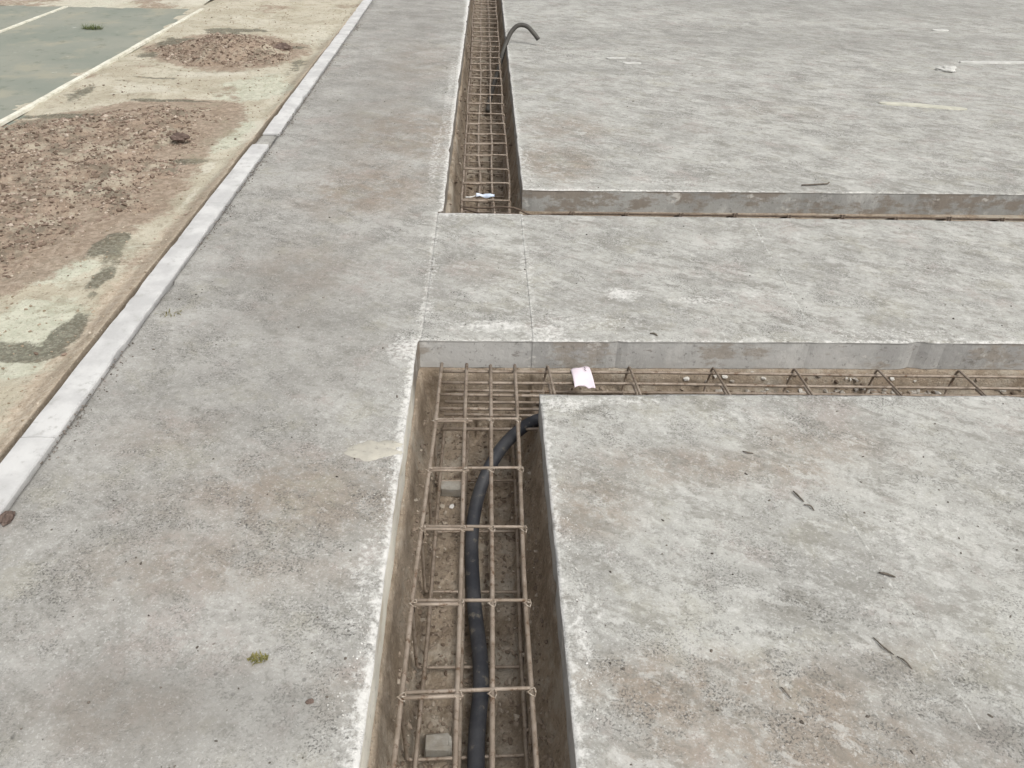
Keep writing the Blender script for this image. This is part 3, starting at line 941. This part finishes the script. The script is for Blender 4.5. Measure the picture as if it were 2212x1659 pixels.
# ------------------------------------------------------------------ kerb
def kerb(y0, y1, lab, ramp=False):
    root = empty('kerb', ((KXL + KXR) / 2, y0, 0))
    tag(root, lab, 'kerb', 'pale concrete kerb along the slab')
    y, i = y0, 0
    while y < y1 - .05:
        e = min(y + 1.0, y1)
        nx, ny = 6, 28
        us, vs = np.linspace(0, 1, nx), np.linspace(0, 1, ny)
        rn = random.Random(i * 5 + int(y0 * 10) + 3)
        off, rise = rn.uniform(-.0012, .0012), rn.uniform(-.001, .001)
        prof = [(-.055, -.10), (-.055, .004), (-.052, .0095), (-.03, .011), (0, .0115), (.03, .011), (.052, .0095), (.055, .004), (.055, -.10)]
        V, F = [], []
        for k in range(ny):
            t = k / (ny - 1)
            yy = .0006 + (e - y - .0012) * t
            for j, (px, pz) in enumerate(prof):
                side = 1 if px > 0 else -1
                nse = (float(fbm(y + yy, side * 3.0 + i, 11, 4, 7)) - .5)
                chipv = max(0, float(fbm(y + yy, side * 9.0, 6, 3, 17)) - .68) * .06
                dx = (nse * .005 - side * 0 ) if abs(px) > .04 else 0
                if ramp and i == 0 and pz > 0: pz = pz * min(1, .12 + yy / .35) 
                V.append((px + dx - (side * chipv if abs(px) > .04 else 0) + off, yy, pz + rise * (pz > 0) + (float(fbm(px * 30, y + yy, 5, 2, 5)) - .5) * .003 * (pz > 0)))
            if k:
                m = len(prof)
                for j in range(m - 1):
                    a = (k - 1) * m + j
                    F.append((a, a + 1, a + m + 1, a + m))
        m = len(prof)
        F.append(tuple(range(m - 1, -1, -1))); F.append(tuple((ny - 1) * m + j for j in range(m)))
        o = link('kerb_stone', mesh('kerb_stone', V, F), M_KERB, root)
        o.location = (0, y - y0, 0)
        y, i = e, i + 1
    if ramp:
        root.rotation_euler.z = .0086
        root.location.x += .0082


kerb(-3.02, 4.98, 'long near run of pale concrete kerb ending at the gap')
kerb(5.235, 15.235, 'far run of pale concrete kerb beyond the gap', True)
gp = slab('concrete_fill', KXL, KXR + .002, 4.985, 5.23, M_SLAB_L, M_EDGE)
gp['label'] = 'grey concrete filling the gap in the kerb'

n = 1300
yk = RNG.uniform(1.2, 9.5, n)
P = np.stack([KXR + .004 + np.abs(RNG.normal(0, .022, n)), yk, np.full(n, .002)], -1)
P = P[fbm(P[:, 1], P[:, 1] * 0, 3, 3, 3) > .42]
grit('mortar_crumbs', P, RNG.uniform(.0015, .0042, len(P)), M_GRIT_DARK, slab_left)['kind'] = 'stuff'
# grit lying on the slabs
n = 900
P = np.stack([RNG.uniform(-1.35, 2.6, n), .8 + 8 * RNG.uniform(0, 1, n) ** 1.7], -1)
inside = ((P[:, 0] > -.30) & (P[:, 0] < .24) & ((P[:, 1] < 2.65) | (P[:, 1] > 3.85))) | ((P[:, 0] > -.3) & (P[:, 1] > 2.2) & (P[:, 1] < 2.63)) | ((P[:, 0] > -.3) & (P[:, 1] > 3.83) & (P[:, 1] < 4.3))
P = P[~inside]
grit('slab_grit', np.c_[P, np.full(len(P), .001)], RNG.uniform(.0012, .0035, len(P)) * RNG.choice([1, 1, 1, 1.5], len(P)), M_GRIT_GREY, slab_front)['kind'] = 'stuff'
# pale crumbs at the cut edges
C = []
for (x0, y0, x1, y1, nn, sx, sy) in ((-.285, 1.0, -.27, 2.6, 260, .03, .0), (.246, .9, .246, 2.2, 110, .012, 0), (-.24, 4.2, -.22, 9, 260, .03, 0), (.24, 4.4, .24, 9, 140, .02, 0), (.25, 2.22, 2.2, 2.22, 160, 0, .015), (-.25, 2.64, 2.2, 2.64, 160, 0, .02), (.25, 4.30, 3.0, 4.31, 160, 0, .02)):
    t = RNG.uniform(0, 1, nn)
    C.append(np.stack([x0 + (x1 - x0) * t + RNG.normal(0, 1, nn) * sx, y0 + (y1 - y0) * t + RNG.normal(0, 1, nn) * sy, np.full(nn, .001)], -1))
C = np.concatenate(C)
bad = ((C[:, 0] > -.286) & (C[:, 0] < .232) & ((C[:, 1] < 2.6) | (C[:, 1] > 3.9))) | ((C[:, 0] > -.286) & (((C[:, 1] > 2.212) & (C[:, 1] < 2.632)) | ((C[:, 1] > 3.82) & (C[:, 1] < 4.305))))
C = C[~bad]
grit('cement_crumbs', C, RNG.uniform(.001, .0032, len(C)), M_GRIT_PALE, slab_front)['kind'] = 'stuff'

# ------------------------------------------------------------------ reinforcement cages
def bar_pts(a, b, wob, seed, n=24):
    a, b = Vector(a), Vector(b)
    out = []
    L = (b - a).length
    for i in range(n + 1):
        t = i / n
        p = a.lerp(b, t)
        p += Vector(((float(fbm(t * L, seed, 1.5, 2, 3)) - .5) * wob, (float(fbm(t * L, seed + 50, 1.5, 2, 4)) - .5) * wob, (float(fbm(t * L, seed + 9, 1.2, 2, 5)) - .5) * wob))
        out.append(p)
    return out


def stirrup_path(w0, w1, z0, z1, tail, rnd, br=.012):
    """closed link with overlapping top leg, in a local u-z plane; returns (u, z, shift) triples"""
    d = .011
    P = [(w0 + tail, z1, d), (w0 + br, z1, d), (w0 + .003, z1 - .003, d * .7), (w0, z1 - br, d * .5), (w0, z0 + br, 0), (w0 + .003, z0 + .003, 0), (w0 + br, z0, 0),
         (w1 - br, z0, 0), (w1 - .003, z0 + .003, 0), (w1, z0 + br, 0), (w1, z1 - br, -d * .3), (w1 - .003, z1 - .003, -d * .4), (w1 - br, z1, -d * .5), (w0 + br * 1.2, z1, -d * .5), (w0 + .004, z1 - .004, -d * .5), (w0 + .002, z1 - .05, -d * .5)]
    return P


def tie(root, p, seed, r=.0018):
    rn = random.Random(seed)
    pts = []
    for k in range(9):
        a = k / 8 * 2 * math.pi
        pts.append((p[0] + .011 * math.cos(a), p[1] + .009 * math.sin(a) + .003 * math.sin(2 * a), p[2] + .004 * math.sin(a * 2)))
    pts += [(p[0] + .010, p[1] - .004, p[2] + .007), (p[0] + .006 + rn.uniform(-.006, .006), p[1] - .010, p[2] + .016)]
    return tube('tie_wire', pts, r, M_WIRE, root, 5)


ZT = -.090
# near main cage
cage = empty('rebar_cage', (0, 1.2, -.38))
tag(cage, 'rusty rebar cage lying along the near main trench over the black pipe', 'rebar cage', 'rebar cages in the trenches')
def child(o):
    o.matrix_parent_inverse = o.parent.matrix_basis.inverted()
    return o
XL0 = [-.196, -.062, .022, .118]       # at y = 1.1
XL1 = [-.166, -.068, .027, .124]       # at y = 2.57
for k in range(4):
    sl = [(XL1[k] - XL0[k]) / 1.47]
    a = (XL0[k] - sl[0] * 1.6, -.5, ZT + .004); b = (XL1[k], 2.568 - .004 * k, ZT + .004)
    child(tube('bar', bar_pts(a, b, .010, k * 3.1, 40), .0068, M_BAR, cage))
    a = (XL0[k] * .97, -.5, ZT - .275); b = (XL1[k] * .97, 2.53, ZT - .275)
    child(tube('bar', bar_pts(a, b, .012, k * 3.1 + 40, 40), .0068, M_BAR, cage))
sty = [.26, .53, .815, 1.105, 1.385, 1.665, 1.93, 2.195]
for i, y in enumerate(sty):
    t = (y - 1.1) / 1.47
    w0 = -.196 + .030 * t - .004; w1 = .118 + .006 * t + .006
    rn = random.Random(i + 3)
    skew = rn.uniform(-.010, .014); tl = rn.uniform(.12, .16)
    pts = []
    for (u, z, sft) in stirrup_path(w0, w1, ZT - .285, ZT - .006 + .012, tl, rn):
        f = (u - w0) / (w1 - w0)
        pts.append((u, y + skew * f - sft + rn.uniform(-.001, .001), z + (.004 if sft > .008 else 0)))
    child(tube('stirrup', pts, .0052, M_BAR, cage, 7))
    if y > .8:
        for k in range(4):
            f = (k) / 3
            xk = XL0[k] + (XL1[k] - XL0[k]) * t
            child(tie(cage, (xk, y + skew * f - .008, ZT + .010), i * 7 + k))

# near cross cage
cage2 = empty('rebar_cage', (1.5, 2.4, -.19))
tag(cage2, 'rusty rebar cage in the near cross trench running to the right', 'rebar cage', 'rebar cages in the trenches')
for k, y in enumerate((2.540, 2.462, 2.376, 2.290)):
    x0 = -.172 if k < 4 else .1
    yo = -.042 if k < 2 else -.03
    if k == 3:
        b = (.19, y - .002, ZT - .014)
        b = (6.5, y + yo * 2.2, ZT - .014)
    else:
        b = (6.5, y + yo * 2.2, ZT - .012)
    child(tube('bar', bar_pts((x0, y, ZT - .012), b, .008, k * 5.7 + 11, 50), .0062, M_BAR, cage2))
    child(tube('bar', bar_pts((x0 + .02, y - .01, ZT - .098), (6.5, y + yo * 2.2 - .01, ZT - .098), .008, k * 5.7 + 71, 50), .0062, M_BAR, cage2))
sx = [.248, .573, .909, 1.237, 1.575, 1.905] + [1.905 + .333 * j for j in range(1, 13)]
for i, x in enumerate(sx):
    rn = random.Random(i + 40)
    yb = 2.549 - .0142 * x
    lean = .012 + rn.uniform(-.008, .014)
    pts = []
    for (u, z, sft) in stirrup_path(-.262, 0, ZT - .106, ZT + .012, .12, rn):
        f = (u + .262) / .262            # 1 at the back leg
        pts.append((x + lean * (1 - f) - sft * .8 - (ZT - z) * .10, yb + u, z + (1 - f) * .012))
    child(tube('stirrup', pts, .0050, M_BAR, cage2, 7))

# far main cage
cage3 = empty('rebar_cage', (0, 6, -.38))
tag(cage3, 'long rusty rebar cage in the far main trench', 'rebar cage', 'rebar cages in the trenches')
for k, (xa, xb) in enumerate(((-.128, -.156), (-.033, -.052), (.055, .045), (.146, .150))):
    child(tube('bar', bar_pts((xa, 4.06, ZT), (xb, 15, ZT), .028, k * 7.7 + 3, 70), .0068, M_BAR, cage3))
    child(tube('bar', bar_pts((xa, 4.06, ZT - .27), (xb, 15, ZT - .27), .028, k * 7.7 + 33, 70), .0068, M_BAR, cage3))
y, i = 4.30, 0
while y < 14.6:
    rn = random.Random(i + 80)
    t = (y - 4.06) / 10.9
    w0, w1 = -.134 - .028 * t, .152 + .004 * t
    skew = rn.uniform(-.03, .03)
    pts = [(u, y + skew * (u - w0) / (w1 - w0) - s_, z) for (u, z, s_) in stirrup_path(w0, w1, ZT - .28, ZT + .010, rn.uniform(.1, .2), rn)]
    child(tube('stirrup', pts, .0054, M_BAR, cage3, 6))
    y += .262 + rn.uniform(-.03, .03); i += 1

# far cross cage (its front edge shows just above the slab edge)
cage4 = empty('rebar_cage', (1.5, 4.1, -.2))
tag(cage4, 'rebar cage in the far cross trench, mostly hidden below the slab edge', 'rebar cage', 'rebar cages in the trenches')
for k, (ya, yb2, z) in enumerate(((4.19, 3.945, -.012), (4.10, 4.04, -.085), (4.21, 4.13, -.12))):
    P_ = [(-.135, ya, -.085), (.0, ya - (ya - yb2) * .45, -.078), (.16, ya - (ya - yb2) * .92, -.06), (.4, yb2, z - .004), (1.2, yb2 - .004, z), (2.2, yb2 - .010, z), (3.4, yb2 - .022, z), (7, yb2 - .05, z)]
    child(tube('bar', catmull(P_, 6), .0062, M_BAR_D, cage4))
for i in range(20):
    x = .47 + .298 * i + .0
    rn = random.Random(i + 140)
    yy0 = 3.938 - .0075 * x
    pts = [(x + sft + (z + .03) * .15, yy0 + u, z - u * .6) for (u, z, sft) in stirrup_path(0, .22, -.185, -.001 + rn.uniform(-.004, .006), .1, rn)]
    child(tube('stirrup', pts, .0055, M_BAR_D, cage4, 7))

# ------------------------------------------------------------------ pipes
pp = [(.03, -.4, -.365), (.0, .5, -.365), (-.018, 1.08, -.365), (-.006, 1.34, -.355), (-.03, 1.62, -.36), (-.040, 1.87, -.345), (-.020, 2.02, -.295), (.028, 2.13, -.235), (.098, 2.235, -.20), (.20, 2.33, -.188), (.36, 2.37, -.186), (.8, 2.38, -.19)]
hose = tube('black_pipe', catmull(pp, 10), .0235, M_HOSE, None, 16)
tag(hose, 'black plastic pipe running under the bars of the near trench', 'pipe')
pp = [(.03, 7.2, -.36), (.07, 7.75, -.33), (.13, 8.05, -.22), (.175, 8.17, -.09), (.215, 8.24, .02), (.265, 8.28, .115), (.335, 8.30, .172), (.42, 8.29, .165), (.49, 8.27, .105), (.535, 8.25, .055)]
hose2 = tube('dark_pipe', catmull(pp, 8), .0215, M_HOSE_F, None, 14, True)
tag(hose2, 'dark pipe arching out of the far trench over the slab, open end hanging', 'pipe')

# ------------------------------------------------------------------ spacer blocks
def block(loc, size, rz, lab, seed):
    V, F = box_vf(-size[0] / 2, size[0] / 2, -size[1] / 2, size[1] / 2, 0, size[2], .008, .004, random.Random(seed))
    o = link('spacer_block', mesh('spacer_block', V, F), M_BLOCK)
    o.location = loc; o.rotation_euler = (0, 0, rz)
    return tag(o, lab, 'spacer block', 'concrete spacer blocks under the cage')


block((-.122, 1.150, zn(-.122, 1.15) - .004), (.072, .05, .055), .03, 'grey concrete spacer block on the trench floor left of the pipe, nearest the camera', 1)
block((-.125, 2.165, zn(-.125, 2.165) - .004), (.085, .045, .045), -.05, 'grey concrete spacer block on the trench floor farther back, beside the bend of the pipe', 2)
o = link('pebble', rock_mesh('pebble', (.010, .010, .010), 4), M_GRIT_PALE)
o.location = (-.118, 2.09, zn(-.118, 2.09) + .004)
set_mask(o.data, 'tone', np.tile([.9, .9, .9, 1], (len(o.data.vertices), 1)))
tag(o, 'small white pebble on trench floor in front of the farther spacer block', 'pebble')

# ------------------------------------------------------------------ pink paper tag on the cross cage
zt = ZT - .003
n_ = 12
top, bot = [], []
cTL, cTR, cBL, cBR = Vector((.345, 2.540)), Vector((.422, 2.552)), Vector((.349, 2.408)), Vector((.430, 2.416))
for j in range(n_ + 1):
    for i in range(n_ + 1):
        u, v = i / n_, j / n_
        p = cTL.lerp(cTR, u).lerp(cBL.lerp(cBR, u), v)
        if j == n_:                       # torn lower edge
            p.y += .032 * math.exp(-((u - .38) / .20) ** 2) + .004 * math.sin(u * 17)
        if j == 0:
            p.y += .008 * math.exp(-((u - .85) / .1) ** 2) + .003 * math.sin(u * 11)
        z = zt + .006 * math.sin(v * 3.1) + .004 * math.sin(u * 4 + v * 2) + .006 * (1 - v) * u
        top.append(Vector((p.x, p.y, z + .0006))); bot.append(Vector((p.x, p.y, z - .0006)))
V = top + bot; m = (n_ + 1) ** 2; F = []
for j in range(n_):
    for i in range(n_):
        a = j * (n_ + 1) + i
        F += [(a, a + n_ + 1, a + n_ + 2, a + 1), (m + a, m + a + 1, m + a + n_ + 2, m + a + n_ + 1)]
ring = list(range(n_ + 1)) + [j * (n_ + 1) + n_ for j in range(1, n_ + 1)] + [n_ * (n_ + 1) + i for i in range(n_ - 1, -1, -1)] + [j * (n_ + 1) for j in range(n_ - 1, 0, -1)]
for a, b in zip(ring, ring[1:] + ring[:1]):
    F.append((a, b, m + b, m + a))
paper = link('paper_tag', mesh('paper_tag', V, F, True), M_TAG)
tag(paper, 'pale pink torn paper tag lying on the bars of the near cross trench', 'paper tag')
tube('ink_mark', [(.399, 2.538, zt + .0125), (.402, 2.528, zt + .0125), (.398, 2.524, zt + .0125), (.403, 2.512, zt + .012)], .0014, M_INK, paper, 5)

# ------------------------------------------------------------------ blue film strip and packing under the far cage end
V, F = [], []
for i in range(13):
    for j in range(5):
        u, v = i / 12, j / 4
        V.append((-.048 + .108 * u, 4.365 + .032 * (v - .5) + .006 * math.sin(u * 7), -.082 + .014 * math.sin(v * 3.1) + .005 * math.sin(u * 9 + v * 3)))
    if i:
        for j in range(4):
            a = (i - 1) * 5 + j
            F.append((a, a + 5, a + 6, a + 1))
film = link('plastic_film', mesh('plastic_film', V, F, True), M_BLUE)
sm = film.modifiers.new('thick', 'SOLIDIFY'); sm.thickness = .003
tube('loose_end', catmull([(-.045, 4.365, -.078), (-.065, 4.36, -.083), (-.085, 4.345, -.082), (-.11, 4.345, -.082)], 4), [.004] * 13, M_WHITE, film, 6)
tag(film, 'crumpled blue and white plastic strip on the front end of the far cage', 'plastic strip')

# ------------------------------------------------------------------ litter on the slabs
def plank(name, a, b, wd, th, mat, lab, cat, seed, grp=None):
    a, b = Vector((a[0], a[1], .004)), Vector((b[0], b[1], .004))
    L = (b - a).length
    V, F = [], []
    n = 14
    for i in range(n + 1):
        t = i / n
        e = (math.sin(min(1, min(t, 1 - t) * 6) * math.pi / 2)) ** .6 if 0 < t < 1 else .35
        hw = wd * .5 * e * (1 + .25 * (float(fbm(t * 5, seed, 1, 2, seed)) - .5))
        z = th * (1 + .5 * (float(fbm(t * 4, seed + 4, 1, 2, seed)) - .5))
        bow = (float(fbm(t * 2, seed + 8, 1, 2, seed)) - .5) * wd * .3
        V += [(L * t, -hw + bow, -.003), (L * t, -hw * .9 + bow, z), (L * t, hw * .9 + bow, z), (L * t, hw + bow, -.003)]
        if i:
            k = 4 * i
            F += [(k - 4 + q, k - 4 + (q + 1) % 4, k + (q + 1) % 4, k + q) for q in range(4)]
    F += [(3, 2, 1, 0), tuple(4 * n + q for q in range(4))]
    o = link(name, mesh(name, V, F), mat)
    o.location = a; o.rotation_euler = (0, 0, math.atan2(b.y - a.y, b.x - a.x))
    return tag(o, lab, cat, grp)


plank('plastic_strip', (1.151, 7.70), (1.335, 7.71), .055, .006, M_WHITE, 'short white strip on the slab right of the arching pipe, farther of two', 'strip', 1)
plank('plastic_strip', (1.28, 7.49), (1.45, 7.51), .05, .006, M_WHITE, 'short white strip on the slab right of the arching pipe, nearer of two', 'strip', 2)
plank('white_lath', (4.62, 7.80), (5.9, 7.85), .07, .01, M_WHITE, 'long white lath lying at the right edge of the far slab', 'lath', 3)
plank('pale_batten', (3.16, 6.26), (3.80, 6.11), .085, .006, M_BATTEN, 'flat yellowish batten lying on the far slab toward the right', 'batten', 4)
plank('plastic_strip', (5.17, 9.48), (5.36, 9.50), .07, .006, M_WHITE, 'small white strip far back on the slab, behind the long lath', 'strip', 5)
o = link('plaster_lump', rock_mesh('plaster_lump', (.075, .06, .045), 8, .7, 3), M_WHITE)
o.location = (4.30, 7.45, .012)
tag(o, 'white lump on the far slab beside the long lath', 'lump')
st_ = tube('metal_stick', [(1.883, 4.372, .007), (1.95, 4.376, .009), (2.0, 4.39, .008), (2.045, 4.396, .008), (2.058, 4.40, .016)], .0045, M_TWIG, None, 7)
tag(st_, 'thin dark rod lying on slab just behind the far cross trench', 'rod')


def chip(a, b, wd, lab, seed):
    rn = random.Random(seed)
    a, b = Vector((*a, .005)), Vector((*b, .004))
    mid = a.lerp(b, .5) + Vector((rn.uniform(-.006, .006), rn.uniform(-.006, .006), .003))
    pts = catmull([a, mid, b], 5)
    n = len(pts)
    o = tube('twig', pts, [wd * (.25 + abs(math.sin(math.pi * (i + .6) / (n + .2) + math.sin(i * 2.1) * .3)) * .38) for i in range(n)], M_TWIG, None, 6)
    return tag(o, lab, 'twig', 'dark twigs on the right slab')


chip((.950, 1.725), (.968, 1.678), .005, 'short dark twig at the far end of the nearest trowel ridge', 1)
chip((.962, 1.665), (.985, 1.64), .004, 'tiny dark twig just in front of the one by the ridge end', 2)
chip((1.078, 1.400), (1.118, 1.384), .0055, 'dark bent twig lying across the nearest trowel ridge', 3)
chip((.975, 1.19), (1.005, 1.14), .0035, 'thin dark twig left of the trowel ridge near the bottom right', 4)
chip((1.010, 1.135), (1.032, 1.10), .0035, 'thin dark twig in line below another, left of the trowel ridge', 5)
chip((.672, 2.658), (.700, 2.640), .006, 'dark twig on the strip close behind the near cross trench', 6)
chip((.845, 1.915), (.878, 1.905), .0045, 'small dark twig on the slab in front of the near cross trench', 7)
chip((.698, 1.055), (.712, 1.025), .003, 'thin twig near the bottom of the right slab', 8)


def tuft(loc, n, h, r, mat, name, lab, cat, seed):
    rn = random.Random(seed)
    V, F = [], []
    for i in range(n):
        a = rn.uniform(0, 6.28); rr = r * math.sqrt(rn.random())
        bx, by = rr * math.cos(a) * 1.5, rr * math.sin(a) * .7
        d = Vector((rn.gauss(0, .6), rn.gauss(0, .6), rn.uniform(.5, 1.2))).normalized()
        L = h * rn.uniform(.5, 1.2)
        wv = Vector((-d.y, d.x, 0)).normalized() * rn.uniform(.0012, .0026)
        p0 = Vector((bx, by, 0)); p1 = p0 + d * L * .6; p2 = p0 + d * L + Vector((d.x, d.y, -.5)) * L * .25
        k = len(V)
        V += [p0 - wv, p0 + wv, p1 + wv * .8, p1 - wv * .8, p2]
        F += [(k, k + 1, k + 2, k + 3), (k + 3, k + 2, k + 4)]
    o = link(name, mesh(name, V, F), mat)
    o.location = loc
    return tag(o, lab, cat)


tuft((-.537, 1.150, 0), 70, .014, .016, M_GRASS, 'grass_tuft', 'small yellow-green grass tuft on the left slab near the bottom', 'grass tuft', 3)
tuft((-1.285, 2.80, 0), 26, .022, .04, M_GRASS, 'weed', 'sparse yellowish weed on the slab beside the near kerb', 'weed', 5)
tuft((-4.05, 8.75, -.02), 200, .06, .07, M_GREEN, 'weed_clump', 'dark green weed clump growing on the court between its lines', 'weed', 9)


def clod(loc, r, lab, seed, mat=None):
    o = link('soil_clod', rock_mesh('soil_clod', r, seed, .8, 3), mat or M_CLOD)
    o.location = loc
    return tag(o, lab, 'clod', 'loose clods of soil')


clod((-1.356, 1.620, .008), (.017, .026, .015), 'dark reddish clod of soil at the foot of the kerb, left edge of picture', 2)
clod((-1.96, 5.03, .035), (.055, .035, .03), 'dark clod on the front right of the broad soil heap', 3)
clod((-1.90, 7.78, .03), (.075, .05, .045), 'dark clods at the right foot of the smaller soil heap', 4)
clod((-.392, 1.035, .002), (.009, .007, .006), 'small dark crumb on the left slab near the trench at the bottom', 5)
